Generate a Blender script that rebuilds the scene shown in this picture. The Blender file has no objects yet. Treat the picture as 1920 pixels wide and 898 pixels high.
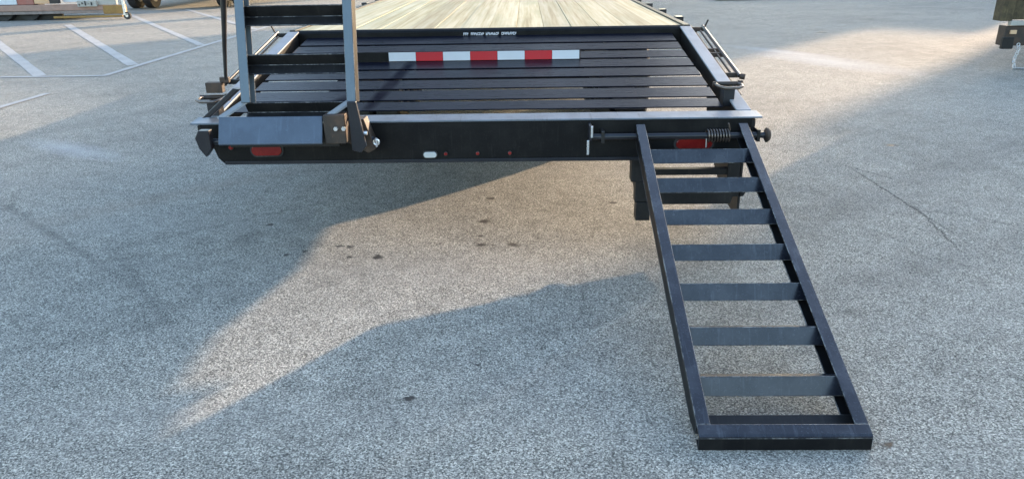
import bpy, bmesh, math, random
from mathutils import Vector, Matrix
random.seed(7)
S = bpy.context.scene
COL = S.collection

# ------------------------------------------------------------------ camera
cam_d = bpy.data.cameras.new("camera")
cam_d.sensor_width = 36.0
cam_d.lens = 36.0 * 1399.3 / 1920.0
cam_d.clip_start = 0.05
cam_d.clip_end = 2000.0
cam = bpy.data.objects.new("camera", cam_d)
COL.objects.link(cam)
def cam_axes(p, y, r):
    f = Vector((math.sin(y)*math.cos(p), math.cos(y)*math.cos(p), -math.sin(p)))
    rt = Vector((math.cos(y), -math.sin(y), 0)); up = rt.cross(f)
    c, s = math.cos(r), math.sin(r)
    return f, c*rt + s*up, -s*rt + c*up
F_, R_, U_ = cam_axes(0.3704, -0.0236, -0.0171)
M = Matrix((R_, U_, -F_)).transposed().to_4x4()
M.translation = Vector((0.2511, -3.4927, 1.415))
cam.matrix_world = M
S.camera = cam

# ------------------------------------------------------------------ light
SUN_EL = math.radians(12.4)
AX, AY = 0.66, 0.7513                      # horizontal direction towards the sun
SUN_AZ = math.atan2(AX, AY)
world = bpy.data.worlds.new("World"); S.world = world; world.use_nodes = True
wn = world.node_tree.nodes; wl = world.node_tree.links
bg = wn["Background"]
sky = wn.new("ShaderNodeTexSky"); sky.sky_type = 'NISHITA'; sky.sun_disc = False
sky.sun_elevation = SUN_EL; sky.sun_rotation = SUN_AZ
sky.air_density = 1.0; sky.dust_density = 1.5; sky.ozone_density = 1.1
wl.new(sky.outputs[0], bg.inputs[0]); bg.inputs[1].default_value = 0.15
sun_d = bpy.data.lights.new("sun", 'SUN'); sun_d.energy = 2.0; sun_d.angle = math.radians(0.8)
sun_d.color = (1.0, 0.72, 0.47)
sun = bpy.data.objects.new("sun", sun_d); COL.objects.link(sun)
sd = Vector((AX*math.cos(SUN_EL), AY*math.cos(SUN_EL), math.sin(SUN_EL)))
sun.rotation_euler = sd.to_track_quat('Z', 'Y').to_euler()
sun.location = (20, 22, 20)
S.view_settings.view_transform = 'Standard'; S.view_settings.look = 'None'
S.view_settings.exposure = 2.31; S.view_settings.gamma = 1.0

# ------------------------------------------------------------------ helpers
class MB:
    """collects shapes, then links them as ONE mesh object"""
    def __init__(s): s.v = []; s.f = []; s.mi = []
    def add(s, verts, faces, mi=0):
        o = len(s.v); s.v += [tuple(v) for v in verts]
        s.f += [tuple(i+o for i in f) for f in faces]; s.mi += [mi]*len(faces)
        return s
    def box(s, x0, x1, y0, y1, z0, z1, M=None, mi=0):
        v = [Vector((x, y, z)) for z in (z0, z1) for y in (y0, y1) for x in (x0, x1)]
        if M is not None: v = [M @ p for p in v]
        return s.add(v, [(0,2,3,1),(4,5,7,6),(0,1,5,4),(2,6,7,3),(0,4,6,2),(1,3,7,5)], mi)
    def prism(s, prof, axis, a, b, M=None, mi=0):
        """prof: list of 2-D points in the two other axes (x,y,z order kept)"""
        n = len(prof); v = []
        for t in (a, b):
            for p in prof:
                q = list(p); q.insert(axis, t); q = Vector(q)
                v.append(M @ q if M is not None else q)
        f = [tuple(range(n))[::-1], tuple(range(n, 2*n))]
        f += [(i, (i+1) % n, n+(i+1) % n, n+i) for i in range(n)]
        return s.add(v, f, mi)
    def tube(s, pts, r, n=10, cap=True, mi=0):
        pts = [Vector(p) for p in pts]; rings = []; o = len(s.v)
        rr = r if isinstance(r, (list, tuple)) else [r]*len(pts)
        up = None; V = []
        for i, p in enumerate(pts):
            d = (pts[min(i+1, len(pts)-1)] - pts[max(i-1, 0)]).normalized()
            if up is None:
                up = Vector((0, 0, 1)) if abs(d.z) < .9 else Vector((1, 0, 0))
            side = d.cross(up).normalized(); up = side.cross(d).normalized()
            for k in range(n):
                a = 2*math.pi*k/n
                V.append(p + rr[i]*(math.cos(a)*side + math.sin(a)*up))
        F = []
        for i in range(len(pts)-1):
            for k in range(n):
                F.append((i*n+k, i*n+(k+1) % n, (i+1)*n+(k+1) % n, (i+1)*n+k))
        if cap: F += [tuple(range(n))[::-1], tuple(range((len(pts)-1)*n, len(pts)*n))]
        return s.add(V, F, mi)
    def torus(s, c, R, r, ax=Vector((0,0,1)), n=20, m=8, sx=1.0, roll=0):
        q = ax.normalized().to_track_quat('Z', 'Y').to_matrix() @ Matrix.Rotation(roll, 3, 'Z')
        V = []; F = []
        for i in range(n):
            a = 2*math.pi*i/n
            for k in range(m):
                b = 2*math.pi*k/m
                p = Vector(((R+r*math.cos(b))*math.cos(a)*sx, (R+r*math.cos(b))*math.sin(a), r*math.sin(b)))
                V.append(Vector(c) + q @ p)
                F.append((i*m+k, ((i+1) % n)*m+k, ((i+1) % n)*m+(k+1) % m, i*m+(k+1) % m))
        return s.add(V, F)
    def mesh(s, name, mats, smooth=False):
        me = bpy.data.meshes.new(name); me.from_pydata(s.v, [], s.f)
        for m in (mats if isinstance(mats, (list, tuple)) else [mats]): me.materials.append(m)
        if isinstance(mats, (list, tuple)):
            me.polygons.foreach_set("material_index", s.mi)
        bm = bmesh.new(); bm.from_mesh(me); bmesh.ops.recalc_face_normals(bm, faces=bm.faces); bm.to_mesh(me); bm.free()
        if smooth: me.shade_smooth()
        me.update(); return me
    def build(s, name, mats, parent=None, bevel=0, smooth=False, origin=None):
        if origin is not None:
            s.v = [(v[0]-origin[0], v[1]-origin[1], v[2]-origin[2]) for v in s.v]
        o = link(name, s.mesh(name, mats, smooth), parent, origin or (0, 0, 0))
        if bevel: bev(o, bevel)
        if smooth:
            md = o.modifiers.new("split", 'EDGE_SPLIT'); md.split_angle = math.radians(40)
        return o
def bev(o, w, worn=None):
    if worn is not None and len(o.data.materials) == 1: o.data.materials.append(worn)
    md = o.modifiers.new("bevel", 'BEVEL'); md.width = w; md.segments = 2; md.limit_method = 'ANGLE'
    md.angle_limit = math.radians(50)
    if worn is not None: md.material = 1
WLOC = {}
def link(name, data, parent=None, loc=(0, 0, 0)):
    """loc is given in world axes; roots are unrotated Empties or meshes"""
    o = bpy.data.objects.new(name, data); COL.objects.link(o)
    pl = Vector((0, 0, 0))
    if parent is not None:
        o.parent = parent; pl = WLOC[parent.name]
    o.location = Vector(loc) - pl
    WLOC[o.name] = Vector(loc)
    return o
def tag(o, label=None, cat=None, group=None, kind=None):
    if label: o['label'] = label
    if cat: o['category'] = cat
    if group: o['group'] = group
    if kind: o['kind'] = kind
    return o
def empty(name, loc, label, cat, group=None):
    o = link(name, None, None, loc); o.empty_display_size = .2
    return tag(o, label, cat, group)

# ------------------------------------------------------------------ materials
def mat(name):
    m = bpy.data.materials.new(name); m.use_nodes = True
    return m, m.node_tree.nodes, m.node_tree.links, m.node_tree.nodes["Principled BSDF"]
def mth(N, L, op, a, b=None, clamp=False):
    n = N.new("ShaderNodeMath"); n.operation = op; n.use_clamp = clamp
    for i, x in enumerate((a, b)):
        if x is None: continue
        if isinstance(x, (int, float)): n.inputs[i].default_value = x
        else: L.new(x, n.inputs[i])
    return n.outputs[0]
def noise(N, L, vec, scale, detail=3, rough=.5):
    n = N.new("ShaderNodeTexNoise"); n.inputs["Scale"].default_value = scale
    n.inputs["Detail"].default_value = detail; n.inputs["Roughness"].default_value = rough
    if vec is not None: L.new(vec, n.inputs["Vector"])
    return n
def ramp(N, L, fac, stops):
    n = N.new("ShaderNodeValToRGB"); cr = n.color_ramp
    while len(cr.elements) < len(stops): cr.elements.new(.5)
    for e, (p, c) in zip(cr.elements, stops):
        e.position = p; e.color = (c, c, c, 1) if isinstance(c, (int, float)) else (*c, 1)
    L.new(fac, n.inputs[0]); return n.outputs[0]
def mixc(N, L, fac, a, b, mode='MIX'):
    n = N.new("ShaderNodeMix"); n.data_type = 'RGBA'; n.blend_type = mode
    for i, x in ((0, fac), (6, a), (7, b)):
        if isinstance(x, (int, float)): n.inputs[i].default_value = x
        elif isinstance(x, tuple): n.inputs[i].default_value = (*x, 1)
        else: L.new(x, n.inputs[i])
    return n.outputs[2]
def coords(N, kind="Object"):
    return N.new("ShaderNodeTexCoord").outputs[kind]
def geo_pos(N):
    return N.new("ShaderNodeNewGeometry").outputs["Position"]
def bump(N, L, b, h, strength, dist):
    n = N.new("ShaderNodeBump"); n.inputs["Strength"].default_value = strength
    n.inputs["Distance"].default_value = dist
    L.new(h, n.inputs["Height"]); L.new(n.outputs[0], b.inputs["Normal"])

def paint(name, col, rough=.3, dust=(.10, .10, .11), dustamt=.12, rvar=.12, metal=0.0, bumps=.15, ior=1.5, spec=.5):
    m, N, L, b = mat(name)
    P = geo_pos(N)
    n1 = noise(N, L, P, 9, 4, .6); n2 = noise(N, L, P, 120, 2, .6)
    d = ramp(N, L, n1.outputs[0], [(.42, 0.0), (.72, 1.0)])
    sp = ramp(N, L, n2.outputs[0], [(.60, 0.0), (.72, 1.0)])
    f = mth(N, L, 'MULTIPLY', mth(N, L, 'ADD', d, sp, True), dustamt)
    mpd = N.new("ShaderNodeMapping"); mpd.inputs["Scale"].default_value = (70, 7, 7); L.new(P, mpd.inputs[0])
    nd = noise(N, L, mpd.outputs[0], 1.0, 3, .6)
    f = mth(N, L, 'ADD', f, mth(N, L, 'MULTIPLY', ramp(N, L, nd.outputs[0], [(.58, 0.0), (.70, 1.0)]), dustamt*.8), True)
    L.new(mixc(N, L, f, col, dust), b.inputs["Base Color"])
    L.new(mth(N, L, 'ADD', mth(N, L, 'MULTIPLY', n1.outputs[0], rvar), rough - rvar*.5, True), b.inputs["Roughness"])
    b.inputs["Metallic"].default_value = metal; b.inputs["IOR"].default_value = ior; b.inputs["Specular IOR Level"].default_value = spec
    bump(N, L, b, n2.outputs[0], bumps, .0006)
    return m
BLACK = paint("black_paint", (.012, .013, .018), .3, dust=(.07,.075,.09), spec=.45)
RAMPP = paint("ramp_blue_black_paint", (.009, .011, .019), .24, dust=(.07, .08, .10), dustamt=.38, rvar=.26, spec=.6)
RAMPS = paint("ramp_pale_blue_grey", (.085, .125, .165), .4, dust=(.13, .17, .2), dustamt=.5)  # paler blue-grey than the lowered ramp's paint
RAMPE = paint("plate_blue_grey", (.055, .075, .11), .35, dust=(.1, .14, .2), dustamt=.4)
BUMP = paint("bumper_black", (.005, .005, .006), .5, dust=(.025, .024, .022), dustamt=.35, spec=.16)
BLACKR = paint("black_paint_scuffed", (.010, .010, .011), .45, dust=(.06,.055,.05), dustamt=.25, spec=.3)
def worn_edge():
    m, N, L, b = mat("worn_paint_edge"); P = geo_pos(N)
    n = noise(N, L, P, 14, 4, .7); n2 = noise(N, L, P, 90, 2, .6)
    f = ramp(N, L, mth(N, L, 'ADD', mth(N, L, 'MULTIPLY', n.outputs[0], .7), mth(N, L, 'MULTIPLY', n2.outputs[0], .3)), [(.47, 0.0), (.60, 1.0)])
    L.new(mixc(N, L, f, (.02, .022, .028), (.20, .20, .20)), b.inputs["Base Color"])
    b.inputs["Roughness"].default_value = .35
    return m
WORN = worn_edge()
def slat_paint():
    # dusty film on the ramp boards and painted-in dark bands
    m, N, L, b = mat("black_slat_paint"); P = geo_pos(N)
    n1 = noise(N, L, P, 5, 4, .6); n2 = noise(N, L, P, 140, 2, .6)
    mp = N.new("ShaderNodeMapping"); mp.inputs["Scale"].default_value = (2, 40, 2); L.new(P, mp.inputs[0])
    n3 = noise(N, L, mp.outputs[0], 3, 3, .6)
    f = mth(N, L, 'MULTIPLY', ramp(N, L, n1.outputs[0], [(.35, 0.0), (.75, 1.0)]), .10)
    f = mth(N, L, 'ADD', f, mth(N, L, 'MULTIPLY', ramp(N, L, n2.outputs[0], [(.62, 0.0), (.74, 1.0)]), .08))
    L.new(mixc(N, L, f, (.004, .005, .012), (.020, .020, .034)), b.inputs["Base Color"])
    L.new(mth(N, L, 'ADD', mth(N, L, 'MULTIPLY', n3.outputs[0], .14), .22), b.inputs["Roughness"])
    # painted shade band across the rows, its reflection dimmed, and one short one
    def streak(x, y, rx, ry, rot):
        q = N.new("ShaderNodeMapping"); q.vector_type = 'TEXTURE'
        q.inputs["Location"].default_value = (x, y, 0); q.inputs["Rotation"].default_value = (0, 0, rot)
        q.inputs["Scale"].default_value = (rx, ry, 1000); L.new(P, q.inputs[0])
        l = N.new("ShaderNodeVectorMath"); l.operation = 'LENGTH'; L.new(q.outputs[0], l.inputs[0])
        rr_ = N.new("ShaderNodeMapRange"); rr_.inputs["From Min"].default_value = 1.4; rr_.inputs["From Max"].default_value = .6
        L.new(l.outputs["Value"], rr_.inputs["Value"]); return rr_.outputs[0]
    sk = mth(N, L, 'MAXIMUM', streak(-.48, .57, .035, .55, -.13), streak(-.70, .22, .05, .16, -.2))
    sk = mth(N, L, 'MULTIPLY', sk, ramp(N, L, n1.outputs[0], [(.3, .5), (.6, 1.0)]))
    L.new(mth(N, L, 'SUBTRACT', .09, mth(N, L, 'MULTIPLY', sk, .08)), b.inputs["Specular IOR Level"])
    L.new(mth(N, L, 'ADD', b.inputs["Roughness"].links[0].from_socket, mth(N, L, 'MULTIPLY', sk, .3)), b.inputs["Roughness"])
    bump(N, L, b, n3.outputs[0], .12, .001)
    return m
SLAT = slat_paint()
GALV = paint("pale_grey_steel", (.25, .27, .30), .5, dust=(.16, .16, .16), dustamt=.4, metal=.1)
GREYP = paint("worn_grey_edge", (.17, .20, .24), .4, dust=(.08, .08, .08), dustamt=.5, metal=.3)
STEEL = paint("bare_steel", (.17, .15, .14), .34, dust=(.12, .08, .05), dustamt=.4, metal=.9)
BRIGHT = paint("bright_zinc", (.75, .76, .78), .28, dust=(.4, .4, .4), dustamt=.3, metal=.8)
RUST = paint("rusty_steel", (.026, .019, .015), .6, dust=(.11, .06, .035), dustamt=.6)
RUBBER = paint("rubber", (.02, .02, .021), .8, dust=(.09, .085, .08), dustamt=.4)
REDT = paint("red_reflective", (.50, .012, .025), .32, dust=(.4, .05, .06), dustamt=.2)
WHITET = paint("white_reflective", (.62, .65, .70), .34, dust=(.5, .5, .52), dustamt=.2)
REDL = paint("red_lens", (.17, .007, .006), .18, dust=(.5, .05, .03), dustamt=.15)
WHITEL = paint("white_lens", (.50, .52, .52), .25, dust=(.3, .3, .3), dustamt=.3)
LETTER = paint("white_letter", (.8, .8, .85), .4, dustamt=.1)
PINKP = paint("weathered_primer", (.36, .22, .17), .6, dust=(.2, .14, .11), dustamt=.5)
REDP = paint("faded_red_panel", (.34, .11, .08), .6, dust=(.3, .2, .17), dustamt=.4)
CREAMP = paint("cream_panel", (.66, .42, .24), .6, dust=(.45, .3, .2), dustamt=.3)
PALEP = paint("pale_panel", (.60, .63, .66), .5, dust=(.4, .4, .4), dustamt=.3)
GOLDP = paint("yellow_steel", (.30, .17, .04), .5, dust=(.08, .04, .015), dustamt=.5)
OLIVE = paint("brown_timber", (.045, .032, .014), .75, dust=(.2, .15, .07), dustamt=.5)
PINKG = paint("pinkish_grey_rail", (.27, .22, .20), .6, dust=(.12, .09, .08), dustamt=.6)
GREYB = paint("grey_board", (.40, .38, .34), .6, dust=(.25, .23, .2), dustamt=.4)
WALL = paint("wall_sheet", (.36, .34, .31), .7, dust=(.25, .23, .2), dustamt=.3)
ROOFM = paint("roof_sheet", (.16, .16, .17), .6, dust=(.25, .23, .2), dustamt=.3)

def wood():
    m, N, L, b = mat("treated_pine"); P = geo_pos(N)
    oi = N.new("ShaderNodeObjectInfo").outputs["Random"]
    mp = N.new("ShaderNodeMapping"); mp.inputs["Scale"].default_value = (26, .55, 6); L.new(P, mp.inputs[0])
    off = N.new("ShaderNodeCombineXYZ"); L.new(mth(N, L, 'MULTIPLY', oi, 37.0), off.inputs[1])
    L.new(off.outputs[0], mp.inputs["Location"])
    n1 = noise(N, L, mp.outputs[0], 1.0, 5, .65)
    mp2 = N.new("ShaderNodeMapping"); mp2.inputs["Scale"].default_value = (6, .9, 2); L.new(P, mp2.inputs[0]); L.new(off.outputs[0], mp2.inputs["Location"])
    n2 = noise(N, L, mp2.outputs[0], 1.0, 4, .6)
    c = ramp(N, L, n1.outputs[0], [(.32, (.27, .22, .12)), (.45, (.40, .35, .22)), (.56, (.47, .43, .31)), (.70, (.54, .51, .40))])
    st = ramp(N, L, n2.outputs[0], [(.45, 0.0), (.68, 1.0)])
    c = mixc(N, L, mth(N, L, 'MULTIPLY', st, .6), c, (.28, .28, .18))
    t = ramp(N, L, oi, [(0, (.78, .76, .70)), (.5, (1.1, 1.07, .98)), (1, (.88, .93, .88))])
    L.new(mixc(N, L, 1.0, c, t, 'MULTIPLY'), b.inputs["Base Color"])
    b.inputs["Roughness"].default_value = .62
    bump(N, L, b, n1.outputs[0], .4, .002)
    return m
WOOD = wood()

def asphalt():
    m, N, L, b = mat("old_asphalt"); P = geo_pos(N)
    # aggregate: pale stones in a darker binder
    n0 = noise(N, L, P, 125, 2, .6)
    n1 = noise(N, L, P, 340, 2, .7)
    v1 = N.new("ShaderNodeTexVoronoi"); v1.inputs["Scale"].default_value = 230; L.new(P, v1.inputs["Vector"])
    vs = N.new("ShaderNodeSeparateColor"); L.new(v1.outputs["Color"], vs.inputs[0])
    h = mth(N, L, 'ADD', mth(N, L, 'MULTIPLY', n1.outputs[0], .55), mth(N, L, 'MULTIPLY', vs.outputs[0], .45))
    h = mth(N, L, 'ADD', h, mth(N, L, 'MULTIPLY', mth(N, L, 'SUBTRACT', n0.outputs[0], .5), .5))
    c = ramp(N, L, h, [(.22, (.045, .045, .045)), (.38, (.155, .157, .157)), (.51, (.268, .270, .266)), (.64, (.41, .41, .40)), (.80, (.74, .74, .72))])
    # broad weathering
    w1 = noise(N, L, P, .45, 4, .6); w2 = noise(N, L, P, 2.3, 4, .65)
    tone = mth(N, L, 'ADD', mth(N, L, 'MULTIPLY', w1.outputs[0], .45), mth(N, L, 'MULTIPLY', w2.outputs[0], .35))
    tone = ramp(N, L, tone, [(.24, (.70, .68, .62)), (.40, (1.0, .96, .86)), (.58, (1.20, 1.13, 1.0))])
    c = mixc(N, L, 1.0, c, tone, 'MULTIPLY')
    w4 = noise(N, L, P, 9, 5, .7)
    c = mixc(N, L, 1.0, c, ramp(N, L, w4.outputs[0], [(.30, .80), (.5, 1.0), (.7, 1.12)]), 'MULTIPLY')
    # a long faint tyre-dust drag, stretched
    mp = N.new("ShaderNodeMapping"); mp.inputs["Rotation"].default_value = (0, 0, .5); mp.inputs["Scale"].default_value = (.35, 2.2, 1); L.new(P, mp.inputs[0])
    w3 = noise(N, L, mp.outputs[0], .9, 3, .5)
    c = mixc(N, L, mth(N, L, 'MULTIPLY', ramp(N, L, w3.outputs[0], [(.52, 0.0), (.7, 1.0)]), .22), c, (.30, .29, .27))
    # ragged coordinates for the marks
    rg = noise(N, L, P, 22, 3, .6)
    sub = N.new("ShaderNodeVectorMath"); sub.operation = 'SUBTRACT'; L.new(rg.outputs["Color"], sub.inputs[0]); sub.inputs[1].default_value = (.5, .5, .5)
    sc = N.new("ShaderNodeVectorMath"); sc.operation = 'SCALE'; L.new(sub.outputs[0], sc.inputs[0]); sc.inputs["Scale"].default_value = .06
    PP = N.new("ShaderNodeVectorMath"); PP.operation = 'ADD'; L.new(P, PP.inputs[0]); L.new(sc.outputs[0], PP.inputs[1]); PP = PP.outputs[0]
    def ellipse(x, y, rx, ry, rot=0, soft=.5):
        q = N.new("ShaderNodeMapping"); q.vector_type = 'TEXTURE'
        q.inputs["Location"].default_value = (x, y, 0); q.inputs["Rotation"].default_value = (0, 0, rot)
        q.inputs["Scale"].default_value = (rx, ry, 1000); L.new(PP, q.inputs[0])
        l = N.new("ShaderNodeVectorMath"); l.operation = 'LENGTH'; L.new(q.outputs[0], l.inputs[0])
        r = N.new("ShaderNodeMapRange"); r.inputs["From Min"].default_value = 1+soft; r.inputs["From Max"].default_value = 1-soft
        L.new(l.outputs["Value"], r.inputs["Value"]); return r.outputs[0]
    def union(lst):
        o = lst[0]
        for x in lst[1:]: o = mth(N, L, 'MAXIMUM', o, x)
        return o
    spots = [(0.005,.434,.03),(.022,.847,.025),(.007,.078,.022),(.062,.077,.011),(.174,.074,.026),(-.721,.072,.02),(-.668,.071,.022),(-.637,-.073,.016),(-.501,-.069,.024),(-1.192,.413,.018),(-.974,-.038,.016),(-.893,.003,.015),(.759,.742,.02),(-.161,-1.332,.018),(.058,-1.118,.011),(1.336,-1.588,.016),(2.973,2.028,.035),(-.207,.098,.011),(0,.201,.016),(5.293,9.783,.08),(1.146,1.353,.018)]
    dark = union([ellipse(x, y, r*1.1, r*.85, random.uniform(-1, 1), .35) for x, y, r in spots])
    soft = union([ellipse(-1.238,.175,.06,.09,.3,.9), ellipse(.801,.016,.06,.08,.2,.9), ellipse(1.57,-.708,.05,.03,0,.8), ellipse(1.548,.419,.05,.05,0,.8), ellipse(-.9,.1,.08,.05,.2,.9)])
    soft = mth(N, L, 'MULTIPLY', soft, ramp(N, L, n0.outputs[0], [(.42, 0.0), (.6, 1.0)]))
    c = mixc(N, L, mth(N, L, 'MULTIPLY', dark, .97), c, (.022, .021, .022))
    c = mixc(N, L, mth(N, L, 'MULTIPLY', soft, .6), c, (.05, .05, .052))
    pale = union([ellipse(-3.35,2.2,.42,.10,-.55,.8), ellipse(4.1,6.5,.9,.28,-1.1,.8), ellipse(3.9,7.3,.7,.16,-1.0,.8)])
    c = mixc(N, L, mth(N, L, 'MULTIPLY', pale, .42), c, (.52, .53, .56))
    pat = ellipse(2.7,2.8,.7,.05,.8,.9)
    # cracks and an old paving joint
    cr = union([ellipse(2.45,.82,.007,.60,.02,.5), ellipse(2.50,1.35,.006,.22,.5,.5), ellipse(2.42,.25,.005,.3,-.15,.5)])
    c = mixc(N, L, mth(N, L, 'MULTIPLY', cr, .75), c, (.03, .03, .03))
    jt = union([ellipse(-2.35,.28,.95,.022,-.71,.8), ellipse(-1.5,-.45,.5,.02,-.9,.8)])
    c = mixc(N, L, mth(N, L, 'MULTIPLY', jt, .35), c, (.07, .07, .07))
    ve = N.new("ShaderNodeTexVoronoi"); ve.feature = 'DISTANCE_TO_EDGE'; ve.inputs["Scale"].default_value = .42
    sc2 = N.new("ShaderNodeVectorMath"); sc2.operation = 'SCALE'; L.new(sub.outputs[0], sc2.inputs[0]); sc2.inputs["Scale"].default_value = .16
    pv = N.new("ShaderNodeVectorMath"); pv.operation = 'ADD'; L.new(P, pv.inputs[0]); L.new(sc2.outputs[0], pv.inputs[1]); L.new(pv.outputs[0], ve.inputs["Vector"])
    hair = ramp(N, L, ve.outputs["Distance"], [(0.0, 1.0), (.0035, 0.0)])
    hm = noise(N, L, P, .6, 2, .5)
    hair = mth(N, L, 'MULTIPLY', hair, ramp(N, L, hm.outputs[0], [(.50, 0.0), (.60, 1.0)]))
    c = mixc(N, L, mth(N, L, 'MULTIPLY', hair, .5), c, (.05, .05, .05))
    # scattered dark grit and small drips
    vd = N.new("ShaderNodeTexVoronoi"); vd.inputs["Scale"].default_value = 4.5; L.new(PP, vd.inputs["Vector"])
    dm = noise(N, L, P, .9, 2, .5)
    dr = mth(N, L, 'MULTIPLY', ramp(N, L, vd.outputs["Distance"], [(.03, 1.0), (.055, 0.0)]), ramp(N, L, dm.outputs[0], [(.52, 0.0), (.60, 1.0)]))
    c = mixc(N, L, mth(N, L, 'MULTIPLY', dr, .6), c, (.05, .045, .04))
    tyre = union([ellipse(-2.6, 5.0, .11, 4.5, -.55, .8), ellipse(-1.2, 5.6, .11, 4.5, -.55, .8), ellipse(3.2, 1.5, .13, 3.0, -.9, .8), ellipse(2.0, -.3, .10, 2.0, -1.1, .8)])
    tn = noise(N, L, P, 3, 3, .6)
    c = mixc(N, L, mth(N, L, 'MULTIPLY', mth(N, L, 'MULTIPLY', tyre, tn.outputs[0]), .40), c, (.10, .10, .10))
    tan = union([ellipse(-1.9,1.05,.9,.10,.75,.9), ellipse(-2.9,-.1,.5,.12,.6,.9)])
    c = mixc(N, L, mth(N, L, 'MULTIPLY', tan, .25), c, (.26, .20, .15))
    L.new(c, b.inputs["Base Color"])
    rgh = mth(N, L, 'SUBTRACT', .88, mth(N, L, 'MULTIPLY', dark, .35))
    L.new(rgh, b.inputs["Roughness"])
    b.inputs["Specular IOR Level"].default_value = .25
    hh = mth(N, L, 'SUBTRACT', h, mth(N, L, 'MULTIPLY', cr, .8))
    bump(N, L, b, hh, .7, .004)
    return m
ASPH = asphalt()
def linepaint():
    m, N, L, b = mat("worn_line_paint"); P = geo_pos(N)
    n = noise(N, L, P, 40, 4, .7); n2 = noise(N, L, P, 3, 3, .6)
    f = mth(N, L, 'ADD', mth(N, L, 'MULTIPLY', n.outputs[0], .7), mth(N, L, 'MULTIPLY', n2.outputs[0], .5))
    L.new(ramp(N, L, f, [(.42, (.25, .25, .245)), (.56, (.34, .34, .335)), (.8, (.46, .46, .44))]), b.inputs["Base Color"])
    b.inputs["Roughness"].default_value = .8
    return m
LINE = linepaint()
def grassm():
    m, N, L, b = mat("verge_soil"); P = geo_pos(N)
    n = noise(N, L, P, 6, 5, .7)
    L.new(ramp(N, L, n.outputs[0], [(.3, (.05, .055, .03)), (.6, (.13, .12, .07)), (.8, (.2, .17, .1))]), b.inputs["Base Color"])
    b.inputs["Roughness"].default_value = .9
    return m
VERGE = grassm()

# ------------------------------------------------------------------ setting
g = MB(); g.add([(-700,-700,0),(700,-700,0),(700,700,0),(-700,700,0)], [(0,1,2,3)])
tag(g.build("asphalt_ground", ASPH), "grey weathered asphalt yard", kind='structure')
def strip(a, b_, w, name="painted_line"):
    a = Vector((*a, 0)); b_ = Vector((*b_, 0)); d = (b_-a).normalized(); n = Vector((-d.y, d.x, 0))*w/2
    z = Vector((0, 0, .003 + .0006*strip.k)); strip.k += 1
    m = MB(); nseg = max(2, int((b_-a).length/.35)); V = []; F = []
    for i in range(nseg+1):
        p = a.lerp(b_, i/nseg); e = 1 + random.uniform(-.08, .08)
        V += [p-n*e+z, p+n*e+z]
        if i: F.append((2*i-2, 2*i, 2*i+1, 2*i-1))
    m.add(V, F); tag(m.build(name, LINE), kind='structure')
strip.k = 0
strip((-9.6,10.55), (-5.98,6.06), .15)
strip((-10.0,13.6), (-5.22,6.95), .15)
strip((-10.6,17.3), (-5.2,9.25), .13)
strip((-9.2,18.0), (-5.2,11.9), .13)
strip((-12,5.99), (-5.15,5.99), .10)
strip((-5.11,5.95), (-5.11,16), .10)
strip((-5.12,3.3), (-5.08,4.75), .09)
v = MB(); v.box(5.5, 60, 18.2, 30, -.05, .12)
tag(v.build("grass_verge", VERGE), kind='structure')

# unseen buildings added towards the sun, shaped to cast the yard's shade
UV = Matrix(((AY, AX, 0, 0), (-AX, AY, 0, 0), (0, 0, 1, 0), (0, 0, 0, 1)))   # local x = across, y = towards the sun
def shade_building(name, blocks, label, t0=45.0, depth=14):
    x0 = sum(b[0] for b in blocks[:1]); loc = UV @ Vector((blocks[0][0], t0, 0))
    root = empty(name, loc, label, "building")
    for (s0, s1, h) in blocks:
        w = MB(); w.box(s0, s1, t0, t0+depth, 0, h, UV)
        n = max(1, int((s1-s0)/.6))
        w.build("wall", WALL, root)
        if s1-s0 > 3:
            r = MB(); r.box(s0+.0, s1-.0, t0-.0, t0+depth, h+.003, h+.15, UV); r.build("shade_building_roof", ROOFM, root)
            k = s0+1.5
            while k+3.2 < s1:
                dd = MB(); dd.box(k, k+3, t0-.06, t0-.003, .02, 3.6, UV); dd.build("shade_building_door", PALEP, root, bevel=.01); k += 4.5
    return root
shade_building("shade_building", [(.74, 60, 17), (.12, .735, 9.3)], "unseen tall grey building added on the right to cast shade over the yard")
shade_building("shade_building", [(-11.4, -2.1, 9.75), (-2.095, -.35, 7.3)], "unseen lower grey building added beside the taller one to cast shade")

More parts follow.
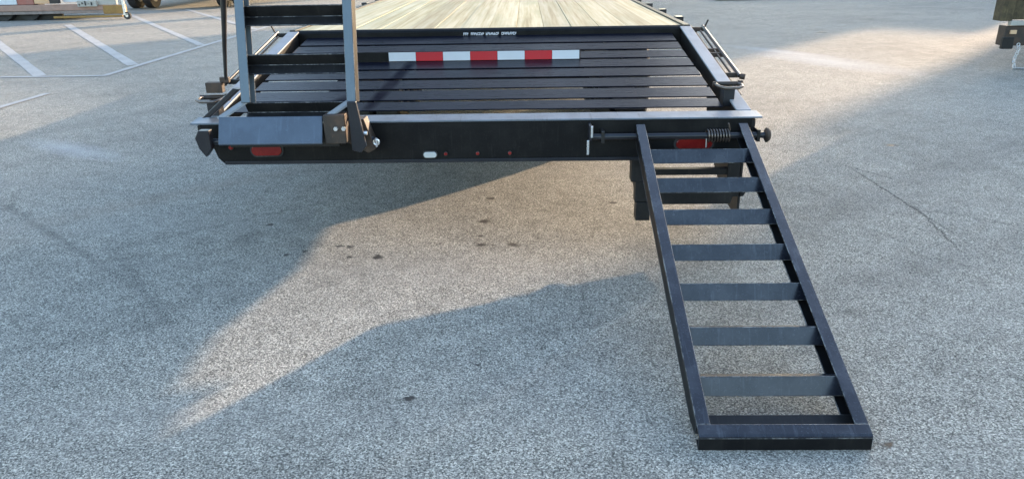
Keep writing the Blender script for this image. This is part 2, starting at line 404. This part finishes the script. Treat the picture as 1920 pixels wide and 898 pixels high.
# unseen tall trees added ahead of the trailer to darken the slats' reflections
def leafm():
    m, N, L, b = mat("added_tree_leaf_green"); P = geo_pos(N)
    n = noise(N, L, P, 1.2, 3, .6)
    L.new(ramp(N, L, n.outputs[0], [(.35, (.025, .045, .018)), (.65, (.07, .10, .035))]), b.inputs["Base Color"])
    b.inputs["Roughness"].default_value = .6
    return m
LEAF = leafm()
BARK = paint("bark", (.09, .07, .05), .9, dust=(.15, .13, .1), dustamt=.4)
def tree(x, y, h, rx, base, seed, label):
    rnd = random.Random(seed)
    t = empty("added_tree", (x, y, 0), label, "tree", "unseen trees added beyond the trailer for dark reflections")
    k = MB(); k.tube([(x, y, 0), (x+.1, y, base*.6), (x+.25, y+.1, base+2), (x+.1, y, h*.8)], [.38, .3, .22, .07], 10)
    k.build("trunk", BARK, t, smooth=True)
    for i in range(6):
        a = rnd.uniform(0, 6.28); z = base + rnd.uniform(0, (h-base)*.5)
        k = MB(); k.tube([(x+.2, y, z), (x+math.cos(a)*rx*.4, y+math.sin(a)*rx*.4, z+1.0), (x+math.cos(a)*rx*.8, y+math.sin(a)*rx*.8, z+2.2)], [.12, .07, .03], 6)
        k.build("limb", BARK, t)
    c = MB(); V = []; F = []
    clumps = []
    for i in range(90):
        u = rnd.uniform(0, 1); zz = base + u*(h-base); rr = rx*(math.sin(math.pi*(u*.85+.12))**.6)*math.sqrt(rnd.random())
        a = rnd.uniform(0, 6.28); clumps.append((x+rr*math.cos(a), y+rr*math.sin(a), zz, rnd.uniform(.7, 1.3)))
    for cx, cy, cz, cr in clumps:
        for j in range(70):
            d = Vector((rnd.gauss(0, 1), rnd.gauss(0, 1), rnd.gauss(0, .8))); d = d.normalized()*cr*rnd.random()**.4
            p = Vector((cx, cy, cz)) + d
            if p.z < base-.3: continue
            u1 = Vector((rnd.gauss(0, 1), rnd.gauss(0, 1), rnd.gauss(0, 1))).normalized(); u2 = u1.orthogonal().normalized()
            q = .19; o = len(V); V += [p-u1*q, p-u2*q*.6, p+u1*q, p+u2*q*.6]; F.append((o, o+1, o+2, o+3))
    c.add(V, F)
    me = bpy.data.meshes.new("crown"); me.from_pydata([tuple(Vector(v) - Vector((x, y, 0))) for v in c.v], [], c.f); me.materials.append(LEAF)
    link("crown", me, t, (x, y, 0))
tree(-6.2, 27.5, 16.5, 3.9, 5.6, 1, "leftmost of the unseen dark trees added ahead of the trailer for its reflections")
tree(-.4, 28.5, 18.0, 4.2, 5.6, 2, "middle of the unseen dark trees added ahead of the trailer for its reflections")
tree(5.4, 29.5, 17.0, 3.9, 6.4, 3, "rightmost of the unseen dark trees added ahead of the trailer for its reflections")

# ------------------------------------------------------------------ trailer
T = empty("flatbed_trailer", (0, 0, 0), "black flatbed equipment trailer with wooden deck and slatted dovetail tail", "trailer")
# bumper
bp_ = MB()
prof = [(-1.235,.664),(1.30,.664),(1.30,.56),(1.235,.47),(-1.205,.47),(-1.235,.50),(-1.255,.56),(-1.30,.56),(-1.30,.664)]
bp_.prism([(x, z) for x, z in prof], 1, -.03, -.018)
bum = bp_.build("bumper", BUMP, T, bevel=.002)
lip = MB(); lip.box(-1.205, 1.235, -.036, -.0305, .470, .486); lip.box(-1.205, 1.235, -.018, .06, .470, .478)
lip.build("bumper_lip", BLACK, bum, bevel=.0015)
tp = MB(); tp.prism([(-.033,.6645),(.072,.673),(.072,.681),(-.033,.6725)], 0, -1.345, 1.345)
tp.build("top_plate", GREYP, bum, bevel=.002)
# rows of slats across the dovetail
SL = .137
def zl(y): return .672 + SL*y
ang = math.atan(SL)
w0 = .148/math.cos(ang)
sm = MB()
# a slat: shallow channel with down-turned lips
sm.prism([(0,0),(w0,0),(w0,-.006),(0,-.006)], 0, -1.2, 1.2)
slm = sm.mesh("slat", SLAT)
ys = [.284, .467, .650, .833, 1.016, 1.199]
for i, y in enumerate(ys):
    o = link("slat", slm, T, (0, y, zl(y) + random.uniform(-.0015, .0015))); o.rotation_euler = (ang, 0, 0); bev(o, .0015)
s0 = MB(); s0.prism([(0,0),(.124,0),(.124,-.006),(0,-.006)], 0, -1.2, 1.2)
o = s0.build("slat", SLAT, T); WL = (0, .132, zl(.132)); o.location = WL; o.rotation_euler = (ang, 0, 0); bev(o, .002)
# upright bar carrying the reflective tape
rs = MB(); rs.box(-.76, .5655, .9965, 1.004, zl(1.0)-.004, .860)
ris = rs.build("tape_bar", BUMP, T, bevel=.0015)
tape = empty("reflective_tape", (0, .994, .83), None, None); 
tape.parent = T; tape.location = (0, .994, .83); WLOC[tape.name] = Vector((0, .994, .83))
tape['label'] = "red and white reflective tape strip across the dovetail"
x = -.565; seg = 1.125/7
for k in range(7):
    t = MB(); t.box(x+.0008, x+seg-.0008, .9925, .9955, .8085+.0, .8585)
    t.build("red_segment" if k % 2 else "white_segment", REDT if k % 2 else WHITET, tape)
    x += seg
# last, wider plate below the deck edge
u = MB(); u.prism([(0,0),(.19/math.cos(ang),0),(.19/math.cos(ang),-.006),(0,-.006)], 0, -1.2, 1.2)
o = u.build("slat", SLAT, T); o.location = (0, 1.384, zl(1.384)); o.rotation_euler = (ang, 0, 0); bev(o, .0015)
kn = MB(); kn.prism([(1.576,.80),(1.576,.913),(1.584,.925),(1.606,.9355),(1.606,.80)], 0, -1.28, 1.28)
knee = kn.build("edge_angle", BUMP, T, bevel=.003)
# white lettering, too worn and small to read
xx = -.165
for wi, (n, gap) in enumerate(((3, .016), (8, .012), (8, .016), (9, 0))):
    for i in range(n):
        lt = MB(); wd = .0088; hh = .0175; z0 = .8905; st = random.choice((0, 1, 2, 3))
        def bx(a0, a1, b0, b1): lt.box(xx+a0, xx+a1, 1.5742, 1.5757, z0+b0, z0+b1)
        bx(0, .0030, 0, hh)
        if st in (0, 1): bx(.0031, wd, hh-.0035, hh)
        if st in (1, 2, 3): bx(.0031, wd, hh/2-.0018, hh/2+.0018)
        if st in (0, 2): bx(.0031, wd, 0, .0035)
        if st == 3: bx(wd-.0028, wd, hh/2+.002, hh)
        lt.build("letter", LETTER, knee)
        xx += wd+.0021
    xx += gap
# side rails of the dovetail
for s in (-1, 1):
    rl = MB()
    def zr(y): return .679 + .160*y
    P1 = [(.0755, zr(.0755)-.008), (1.57, zr(1.57)), (1.57, zr(1.57)-.010), (.0755, zr(.0755)-.018)]
    rl.prism(P1, 0, min(s*1.252, s*1.322), max(s*1.252, s*1.322))
    rail = rl.build("rail_cap", GALV, T, bevel=.002)
    sd_ = MB()
    sd_.prism([(-.018,.655),(1.57, zr(1.57)-.012),(1.57,.80),(1.13,.737),(.95,.728),(.5,.63),(-.018,.57)], 0, min(s*1.262, s*1.318), max(s*1.262, s*1.318))
    sd_.build("side_channel", BLACKR, rail)
# main frame rails, cross members
for s in (-1, 1):
    fr = MB()
    xa = s*.76
    fr.prism([(.0,.595),(1.2,.61),(1.7,.56),(8.5,.56),(8.5,.57),(1.7,.57),(1.2,.62),(0,.605)], 0, xa-.07, xa+.07)
    fr.prism([(.0,.603),(1.2,.618),(1.7,.568),(8.5,.568),(8.5,.88),(1.6,.88),(1.0,.72),(.0,.64)], 0, xa-.006, xa+.006)
    fr.prism([(0,.638),(1.0,.748),(1.0,.756),(0,.646)], 0, xa-.07, xa+.07)
    fr.build("frame_beam", BLACKR, T)
for y in (.36, .73, 1.09):
    for (a, b_) in ((-1.26,-.84),(.84,1.26)):
        if y in (.36, .73): continue
        c = MB(); c.box(a, b_, y, y+.05, .70, .76); c.build("cross_member", BLACKR, T)
for y in (1.9, 2.5, 3.1, 3.7, 4.3, 4.9):
    c = MB(); c.box(-1.29, 1.29, y, y+.05, .80, .885); c.build("cross_member", BLACKR, T)
# deck planks
pm = {}
npl = 14; pw = 2.56/npl
pk = MB(); pk.box(.0012, pw-.0012, 0, 7.0, -.04, 0)
pkm = pk.mesh("plank", WOOD)
for i in range(npl):
    o = link("plank", pkm, T, (-1.28+i*pw, 1.612+random.uniform(-.004, .004), .930+random.uniform(-.003, .003)))
    bev(o, .0012)
for s in (-1, 1):
    er = MB(); er.box(min(s*1.284, s*1.325), max(s*1.284, s*1.325), 1.605, 8.6, .78, .936)
    ed = er.build("deck_edge", BLACKR, T, bevel=.002)
    for y in (2.1, 2.8, 3.5, 4.2, 4.9, 5.6):
        sp = MB(); sp.box(min(s*1.327, s*1.38), max(s*1.327, s*1.38), y, y+.09, .80, .945)
        sp.build("stake_pocket", BLACK, ed, bevel=.003)
    rr = MB(); rr.box(min(s*1.382, s*1.394), max(s*1.382, s*1.394), 1.7, 8.6, .84, .90)
    rr.build("rub_rail", BLACKR, ed)
# wheels
def wheel(x, y, parent, R=.375, W=.20):
    prof = [(-W/2, R*.62), (-W/2, R*.93), (-W*.40, R), (W*.40, R), (W/2, R*.93), (W/2, R*.62)]
    n = 32; m = MB(); V = []; F = []
    for i in range(n):
        a = 2*math.pi*i/n
        for (px, r) in prof: V.append((x+px, y+r*math.cos(a), R+r*math.sin(a)))
    k = len(prof)
    for i in range(n):
        for j in range(k): F.append((i*k+j, ((i+1) % n)*k+j, ((i+1) % n)*k+(j+1) % k, i*k+(j+1) % k))
    m.add(V, F)
    o = m.build("wheel", RUBBER, parent)
    r = MB(); r.tube([(x-W*.35, y, R), (x+W*.35, y, R)], R*.61, 24); r.tube([(x-W*.5, y, R), (x+W*.5, y, R)], R*.2, 12)
    r.build("rim", BRIGHT, o)
for y in (2.95, 3.82):
    for x in (-1.14, -.91, .91, 1.14): wheel(x, y, T)
    ax = MB(); ax.tube([(-1.2, y, .375), (1.2, y, .375)], .06, 12); ax.build("axle", BLACKR, T)
# tail lights
def lightobj(x, z, w, h, name, m1, parent, y=-.0305, th=.014):
    n = 24; pts = []
    for i in range(n):
        a = 2*math.pi*i/n; cx = (w-h)/2*(1 if math.cos(a) >= 0 else -1)
        pts.append((x+cx+h/2*math.cos(a), z+h/2*math.sin(a)))
    m = MB(); m.prism(pts, 1, y-th, y)
    o = m.build(name, m1, parent, bevel=.003)
    q = MB(); pts2 = [(x+(p[0]-x)*1.12, z+(p[1]-z)*1.28) for p in pts]
    q.prism(pts2, 1, y-th*.55, y+.002); q.build("grommet", RUBBER, o)
    return o
lightobj(1.035, .548, .17, .044, "tail_light", REDL, T)
lightobj(-.995, .540, .145, .052, "tail_light", REDL, T)
lightobj(-.213, .511, .062, .028, "licence_lamp", WHITEL, T, y=-.037)
for x in (-.139, .013, .166): lightobj(x, .514, .017, .015, "marker_light", REDL, T, y=-.037, th=.01)
lightobj(-1.165, .555, .02, .02, "marker_light", REDL, T)

# hinge tubes with spring, washers, stop
def hinge(x0, x1, knob, z=.598, y=-.085):
    h = MB(); h.tube([(x0, y, z), (x1, y, z)], .0145, 14)
    o = h.build("hinge_bar", BLACK, T, smooth=True)
    return o
hb = hinge(.545, 1.345, 1)
k = MB(); k.tube([(1.345, -.085, .598), (1.352, -.085, .598), (1.358, -.085, .598), (1.368, -.085, .598)], [.022, .034, .034, .026], 18); k.build("end_cap", RUST, hb)
spg = MB(); pts = []
turns = 8
for i in range(turns*14+1):
    a = 2*math.pi*i/14; pts.append((1.08+.105*i/(turns*14), -.085+.027*math.cos(a), .598+.027*math.sin(a)))
spg.tube(pts, .0042, 6); spg.tube([(1.185, -.085, .62), (1.175, -.088, .655)], .004, 6); spg.tube([(1.08, -.085, .60), (1.078, -.10, .545)], .004, 6)
spg.build("spring", STEEL, hb, smooth=True)
br = MB(); br.box(.535, .547, -.11, -.031, .585, .655); br.build("bracket", BLACK, hb, bevel=.002)
br = MB(); br.box(.525, .536, -.115, -.105, .52, .588); br.box(.542, .552, -.117, -.108, .60, .655); br.build("bracket_clip", BRIGHT, hb, bevel=.002)
for x in (.60, 1.315):
    br = MB(); br.box(x-.008, x+.008, -.10, -.031, .57, .625); br.build("hinge_lug", BLACKR, hb, bevel=.002)
hb2 = hinge(-1.25, -.46, 1, z=.600, y=-.10)
k = MB(); k.torus((-.450, -.115, .592), .012, .005, Vector((0, 1, 0))); k.tube([(-.450, -.115, .570), (-.450, -.115, .612)], .005, 8); k.build("lynch_pin", BRIGHT, hb2, smooth=True)
k = MB(); k.prism([(-1.285,.625),(-1.265,.66),(-1.215,.66),(-1.215,.575),(-1.245,.535),(-1.272,.575)], 1, -.14, -.10); k.build("hook_plate", BLACK, hb2, bevel=.003)
k = MB(); k.prism([(-.60,.70),(-.50,.70),(-.455,.56),(-.49,.54),(-.60,.60)], 1, -.115, -.032); k.build("hinge_block", RUST, hb2, bevel=.003)

# ---------------------------------------------------------------- ramps
def ramp_parts(root_name, label, xl, hinge_pt, dvec, foot=True):
    """local frame: X across, Y = s along the ramp from the hinge, Z = ramp top normal"""
    d = Vector(dvec).normalized(); X = Vector((-1, 0, 0)) ; Z = X.cross(d)
    R = link(root_name, None, T, hinge_pt); R['label'] = label
    Wd = .517; Ln = 1.680; D = .075; fl = .042; t = .006; S0 = 0 if foot else .235
    B = Matrix((X, d, Z)).transposed().to_4x4()
    def place(mb, name, m, parent=R, bevel=.0022, smooth=False):
        mb.v = [tuple(B @ Vector(v)) for v in mb.v]
        o = mb.build(name, m, None, bevel=0, smooth=smooth); o.parent = parent; WLOC[o.name] = WLOC[R.name]
        if bevel: bev(o, bevel, WORN)
        return o
    for side in (0, 1):
        q = MB()
        xo = side*-0.0
        def seg(xa, xb, za, zb_):
            # cut foot: the underside rises towards the toe
            q.prism([(S0, za), (Ln-.046, za), (Ln-.046, max(zb_, -.054)), (Ln-.105, zb_), (S0, zb_)], 0, xa, xb)
        a0 = 0 if side == 0 else Wd-t
        f0 = 0 if side == 0 else Wd-fl
        wq = MB(); q, q_keep = wq, q
        seg(a0, a0+t, -t, -D+t)                       # web on the outside
        q = q_keep
        q.box(f0, f0+fl, S0, Ln-.046, -t, 0)          # top flange
        (wq if foot else q).box(f0+.0, f0+fl, S0, Ln-.10, -D-.0005, -D+t-.001)        # bottom flange
        so = place(q, "stringer", RAMPP if foot else RAMPS)
        place(wq, "web", BUMP, parent=so)  # same paint as the flanges; its dark reflection is put into a blacker colour
    # rungs: angle iron, ridge up
    leg = .064; hlf = leg*math.cos(math.pi/4)
    rg = MB(); tt = .006*math.sqrt(2)
    rg.prism([(0, -.001), (hlf, -.001-hlf), (hlf-tt*.5, -.001-hlf-tt*.5), (0, -.001-tt), (-hlf+tt*.5, -.001-hlf-tt*.5), (-hlf, -.001-hlf)], 0, t+.001, Wd-t-.001)
    rg.v = [tuple(B @ Vector(v)) for v in rg.v]
    rgm = rg.mesh("rung", RAMPP if foot else BLACKR)
    for k_ in range(7):
        s = .193 + .2095*k_
        o = bpy.data.objects.new("rung", rgm); COL.objects.link(o); o.parent = R
        bev(o, .0022, WORN); WLOC[o.name] = WLOC[R.name]
        o.location = (B @ Vector((0, s, -.0065)))
    wb = MB()
    rw = random.Random(5)
    for k_ in range(7):
        s = .193 + .2095*k_
        for xe in (t+.001, Wd-t-.001):
            for q_ in range(9):
                f_ = q_/8
                c_ = Vector((xe, s - hlf*f_*.9, -.0065-.001-hlf*f_*.9))
                wb.tube([c_+Vector((-.004,0,0)), c_+Vector((.004,0,0))], rw.uniform(.0035, .005), 5)
    tag(place(wb, "weld_bead", BLACKR, bevel=0), kind='stuff')
    # toe bar with rounded edge, and the back leg under it
    tb = MB()
    tb.prism([(Ln-.0455, 0), (Ln-.010, 0), (Ln-.003, -.003), (Ln, -.009), (Ln-.006, -.010), (Ln-.0455, -.007)], 0, 0, Wd)
    tbo = place(tb, "toe_bar", RAMPP)
    tb = MB(); tb.prism([(Ln-.001, -.0105), (Ln+.015, -.0475), (Ln-.022, -.0475), (Ln-.022, -.0445), (Ln+.006, -.0445), (Ln-.006, -.0105)], 0, 0, Wd)
    place(tb, "toe_face", BUMP, parent=tbo, bevel=.001)
    tb2 = MB(); tb2.box(.008, Wd-.008, Ln-.118, Ln-.050, -.062, -.056); place(tb2, "toe_plate", BLACKR)
    he = MB(); he.box(t+.001, Wd-t-.001, .004, .010, -D+.004, -.004); 
    return R, B, place
hp = Vector((1.273, -.050, .6475))
R1, B1, place1 = ramp_parts("ramp", "lowered black ladder ramp resting on the asphalt, right of the bumper", None, hp, (0, -1.5695, -.5964))
# support stand beneath the tail, behind the lowered ramp
st = MB(); st.box(.755, .815, .02, .09, .345, .465); st.build("support_leg", BLACKR, T, bevel=.003)
st = MB(); st.box(.778, .838, .025, .085, .24, .344); st.build("support_leg", BLACKR, T, bevel=.003)
st = MB(); st.box(.785, .855, .02, .09, .145, .239); st.build("support_leg", BLACKR, T, bevel=.003)
st = MB(); st.box(.80, 1.27, .03, .07, .375, .405); st.build("support_bar", BLACKR, T, bevel=.003)
st = MB(); st.prism([(.84,.225),(1.25,.225),(1.26,.262),(1.31,.262),(1.335,.31),(1.20,.31),(1.17,.285),(.84,.285)], 1, .03, .075); st.build("support_bar", BLACKR, T, bevel=.003)
for (x, pr) in ((.80, [(.035,.15),(.53,.39),(.36,.575),(.035,.47)]), (1.285, [(.03,.16),(.10,.16),(.30,.17),(.76,.385),(.86,.68),(.03,.59)])):
    st = MB(); st.prism(pr, 0, x, x+.012); st.build("gusset_plate", BLACKR, T, bevel=.002)
st = MB(); st.box(1.22, 1.280, .02, .09, .30, .465); st.build("support_leg", BLACKR, T, bevel=.003)

hp2 = Vector((-.513, -.222+.070, .548))
R2, B2, place2 = ramp_parts("ramp", "stowed black ladder ramp standing upright at the left of the bumper", None, hp2 + Vector((0, 0, 0)), (0, .20, .98), foot=False)
pl = MB(); pl.prism([(-.262,.625),(-.255,.618),(-.205,.730),(-.212,.738)], 0, -1.128, -.662)
o = pl.build("end_plate", RAMPE, None, bevel=0); o.parent = R2; o.location = -WLOC[R2.name]; bev(o, .003)
pl = MB(); pl.box(-1.10, -.60, -.20, -.13, .595, .70)
o = pl.build("hinge_box", BLACKR, None); o.parent = R2; o.location = -WLOC[R2.name]; bev(o, .003)
for (xa, xb) in ((-1.135, -1.035), (-.655, -.555)):
    pl = MB(); pl.add([(xa,-.21,.738),(xa+.035,-.21,.738),(xb+.03,-.165,.80),(xb,-.165,.80),(xa,-.21,.73),(xa+.035,-.21,.73),(xb+.03,-.165,.79),(xb,-.165,.79)],
        [(0,1,2,3),(4,7,6,5),(0,4,5,1),(1,5,6,2),(2,6,7,3),(3,7,4,0)])
    o = pl.build("gusset", GALV, None); o.parent = R2; o.location = -WLOC[R2.name]
pl = MB(); pl.box(-.655, -.560, -.235, -.16, .615, .745)
o = pl.build("hinge_knuckle", RUST, None); o.parent = R2; o.location = -WLOC[R2.name]; bev(o, .004)
for x in (-.600, -.565):
    pl = MB(); pl.tube([(x, -.246, .685), (x, -.235, .685)], .010, 6); o = pl.build("bolt", BRIGHT, None); o.parent = R2; o.location = -WLOC[R2.name]
pl = MB(); pl.prism([(-.545,.80),(-.505,.80),(-.475,.60),(-.50,.57),(-.54,.58)], 1, -.222, -.20)
o = pl.build("hinge_arm", BLACK, None); o.parent = R2; o.location = -WLOC[R2.name]; bev(o, .003)
pl = MB(); pl.tube([(-.498, -.20, .655), (-.470, -.20, .655)], .009, 8)
o = pl.build("bolt", BRIGHT, None); o.parent = R2; o.location = -WLOC[R2.name]

# side hardware -------------------------------------------------------------
for s in (1, -1):
    rr = MB()
    rr.tube([(s*1.405, .62, .755), (s*1.405, 1.60, .925)], .011, 8)
    o = rr.build("side_rod", BLACK, T, smooth=True)
    rr = MB(); rr.tube([(s*1.372, .70, .762), (s*1.372, 1.50, .905)], .006, 8); rr.build("side_rod", RUST, T, smooth=True)
    lw = MB(); lw.prism([(.45,.690),(1.62,.885),(1.62,.865),(.45,.67)], 0, min(s*1.33, s*1.375), max(s*1.33, s*1.375)); lw.build("side_step", RUST, T, bevel=.003)
    for y in (.66, 1.02, 1.10, 1.56):
        z = .755+.1735*(y-.62)
        b_ = MB(); b_.box(min(s*1.325, s*1.41), max(s*1.325, s*1.41), y, y+.022, z-.022, z+.004); b_.build("side_bracket", RUST if s > 0 else BLACKR, T, bevel=.002)
    kb = MB(); kb.tube([(s*1.405, .62, .755), (s*1.43, .61, .752)], .016, 10); kb.build("rod_end", RUST, T)
    kb = MB(); kb.tube([(s*1.41, 1.60, .90), (s*1.44, 1.60, .965)], .006, 8); kb.build("rod_pin", RUST, T)
def shackle(x, y, z, label):
    root = link("shackle", None, T, (x, y, z)); root['label'] = label
    m = MB(); m.tube([(x-.05, y+.03, z+.02), (x-.062, y, z+.022), (x-.055, y-.05, z+.02), (x-.03, y-.072, z+.016), (x+.03, y-.072, z+.016), (x+.055, y-.05, z+.02), (x+.062, y, z+.022), (x+.05, y+.03, z+.02)], .0075, 10)
    m.build("bow", STEEL, root, smooth=True)
    m = MB(); m.tube([(x-.07, y+.03, z+.02), (x+.07, y+.03, z+.02)], .012, 10); m.tube([(x+.055, y+.03, z+.02), (x+.075, y+.03, z+.02)], .019, 6); m.build("pin", RUST, root)
    m = MB(); m.box(x-.025, x+.03, y-.02, y+.05, z-.085, z+.008); m.build("lug", BLACK, root, bevel=.004)
shackle(1.245, .235, .755, "heavy steel shackle on the right rail")
shackle(-1.275, .10, .745, "heavy steel shackle on the left rail")
m = MB(); m.box(-1.30, -1.22, .10, .14, .79, .84); m.box(-1.235, -1.19, .12, .145, .835, .862); m.build("pole_socket", RUST, T, bevel=.003)
m = MB(); m.tube([(-1.205, .125, .85), (-1.185, .118, 1.0), (-1.150, .105, 1.22), (-1.12, .09, 1.55)], [.0075, .010, .0145, .015], 10)
m.build("marker_pole", BLACKR, T, smooth=True)
# two straps of the left latch lying over the rail
m = MB(); m.prism([(-1.255,.71),(-1.215,.715),(-1.06,.84),(-1.09,.845)], 1, -.10, -.06); m.build("latch_arm", BLACK, T, bevel=.003)

# ------------------------------------------------------------------ parked trailers in the background
def parked_left():
    r = empty("parked_trailer", (-12.0, 15.2, 0), "long pale and rust coloured utility trailer with a jack wheel, parked at the far left", "trailer")
    # side of the trailer runs from upper right to left, slightly nearer at its left end
    def seg(name, x0, x1, z0, z1, m, yo=0.0, th=.08, bevel=.01):
        q = MB()
        def yy(x): return 15.0 + (x+9.9)*.10 + yo
        q.add([(x0,yy(x0),z0),(x1,yy(x1),z0),(x1,yy(x1)+th,z0),(x0,yy(x0)+th,z0),(x0,yy(x0),z1),(x1,yy(x1),z1),(x1,yy(x1)+th,z1),(x0,yy(x0)+th,z1)],
              [(0,3,2,1),(4,5,6,7),(0,1,5,4),(2,3,7,6),(0,4,7,3),(1,2,6,5)])
        return q.build(name, m, r, bevel=bevel)
    seg("frame_beam", -20, -9.88, .22, .36, PINKP)
    seg("lower_rail", -20, -9.80, .145, .215, PINKG, .02)
    seg("under_shade_strip", -20, -11.0, .0, .135, BLACKR, .25)  # dark strip standing in for the shade under the trailer
    seg("side_panel", -20, -11.86, .37, 1.6, PALEP, .06)
    seg("side_panel", -11.85, -11.48, .365, 1.6, REDP, .06)
    seg("side_panel", -11.47, -11.06, .38, 1.6, CREAMP, .07)
    p = seg("post", -11.05, -10.83, .385, 1.7, BLACK, -.06)
    seg("side_panel", -10.82, -10.0, .40, 1.6, PALEP, .09)
    f = seg("tool_box", -10.42, -9.98, .30, .44, GREYB, -.08)
    for k in range(5):
        q = MB(); x = -10.38+.07*k; y = 15.0+(x+9.9)*.10-.085
        q.box(x, x+.025, y-.01, y, .33+.03*(k % 2), .37+.03*(k % 3)); q.build("slot", RUBBER, f)
    seg("front_board", -9.97, -9.55, .33, 1.5, GREYB, -.02)
    seg("tongue", -9.9, -9.40, .12, .32, GOLDP, .0, .12)
    seg("tongue", -11.0, -9.42, .05, .10, GOLDP, -.12, .06)
    # axle bulk and tyres
    for x in (-13.2, -12.3, -11.7):
        wheel_y = 15.0+(x+9.9)*.10
        w = MB(); w.tube([(x, wheel_y+.15, .30), (x, wheel_y+.38, .30)], .30, 24); w.build("tyre", RUBBER, r)
    q = MB(); q.box(-14.5, -10.6, 15.0, 16.6, .14, .20); q.build("floor_pan", BLACKR, r)
    j = MB(); j.tube([(-9.33, 14.9, .10), (-9.33, 14.9, 1.0)], .035, 12); jk = j.build("jack_post", BRIGHT, r)
    j = MB(); j.tube([(-9.28, 14.87, .085), (-9.28, 14.93, .085)], .085, 18); jw = j.build("jack_wheel", RUBBER, jk)
    j = MB(); j.tube([(-9.28, 14.865, .085), (-9.28, 14.935, .085)], .035, 12); j.build("jack_hub", BRIGHT, jk)
    j = MB(); j.box(-9.36, -9.25, 14.865, 14.935, .10, .13); j.build("jack_fork", BRIGHT, jk)
parked_left()
def parked_far():
    r = empty("parked_trailer", (-9.7, 18.9, 0), "dark wheeled flatbed trailer parked behind the pale one, only its tyres showing", "trailer")
    for x in (-11.0, -10.55, -8.45, -8.0):
        w = MB(); w.tube([(x-.11, 18.9, .37), (x+.11, 18.9, .37)], .37, 24); w.build("tyre", RUBBER, r)
        w = MB(); w.tube([(x-.115, 18.9, .37), (x+.115, 18.9, .37)], .2, 16); w.build("rim", GREYB, r)
    w = MB(); w.tube([(-11, 18.9, .37), (-8, 18.9, .37)], .05, 10); w.build("axle", BLACKR, r)
    w = MB(); w.box(-9.95, -9.5, 18.7, 19.1, .26, .5); w.build("axle_hub", RUST, r)
    w = MB(); w.box(-11.2, -7.8, 18.0, 27, .78, .95); w.build("deck", BLACKR, r)
    w = MB(); w.box(-11.2, -7.8, 18.0, 18.06, .55, .777); w.build("tail_beam", BLACKR, r)
parked_far()
def parked_right():
    r = empty("parked_trailer", (6.2, 5.8, 0), "brown and grey trailer rear corner with hanging chain at the right edge", "trailer")
    q = MB(); q.box(5.725, 5.86, 5.55, 5.72, .55, 1.5); q.build("corner_post", OLIVE, r, bevel=.01)
    q = MB(); q.box(5.865, 7.6, 5.60, 5.68, .56, 1.5); q.build("tail_board", OLIVE, r, bevel=.01)
    q = MB(); q.box(5.84, 7.6, 5.53, 5.60, .50, .553); q.build("bumper_strip", GREYB, r, bevel=.006)
    q = MB(); q.box(5.815, 7.6, 5.56, 5.72, .27, .495); q.build("rear_beam", RUST, r, bevel=.01)
    q = MB(); q.box(5.80, 5.93, 5.545, 5.60, .235, .37); q.build("hook_block", BLACKR, r, bevel=.01)
    q = MB(); q.box(5.86, 5.93, 5.535, 5.56, .405, .45); q.build("marker_lamp", CREAMP, r, bevel=.004)
    for s in (0, 1):
        w = MB(); w.tube([(8.4+s*.3, 7.0, .37), (8.6+s*.3, 7.0, .37)], .37, 24); w.build("tyre", RUBBER, r)
    q = MB(); q.prism([(6.0,5.73),(8.8,5.73),(12,9),(8.6,9),(6.6,6.3)], 2, .60, .80); q.build("deck_frame", BLACKR, r)
    ch = link("safety_chain", None, r, (5.99, 5.55, .25))
    z = .285; k = 0
    while z > .015:
        m = MB(); m.torus((5.985+.012*math.sin(k*.7), 5.545, z), .017, .0055, Vector((1, 0, 0)) if k % 2 else Vector((0, 1, 0)), 12, 6, sx=1.0)
        o = m.build("link", BRIGHT, ch, smooth=True); z -= .026; k += 1
    q = MB()
    for k in range(4):
        q = MB(); q.torus((6.0+.03*k, 5.545-.005*k, .012), .02, .0055, Vector((0, .3, 1)), 12, 6); q.build("link", BRIGHT, ch, smooth=True)
parked_right()
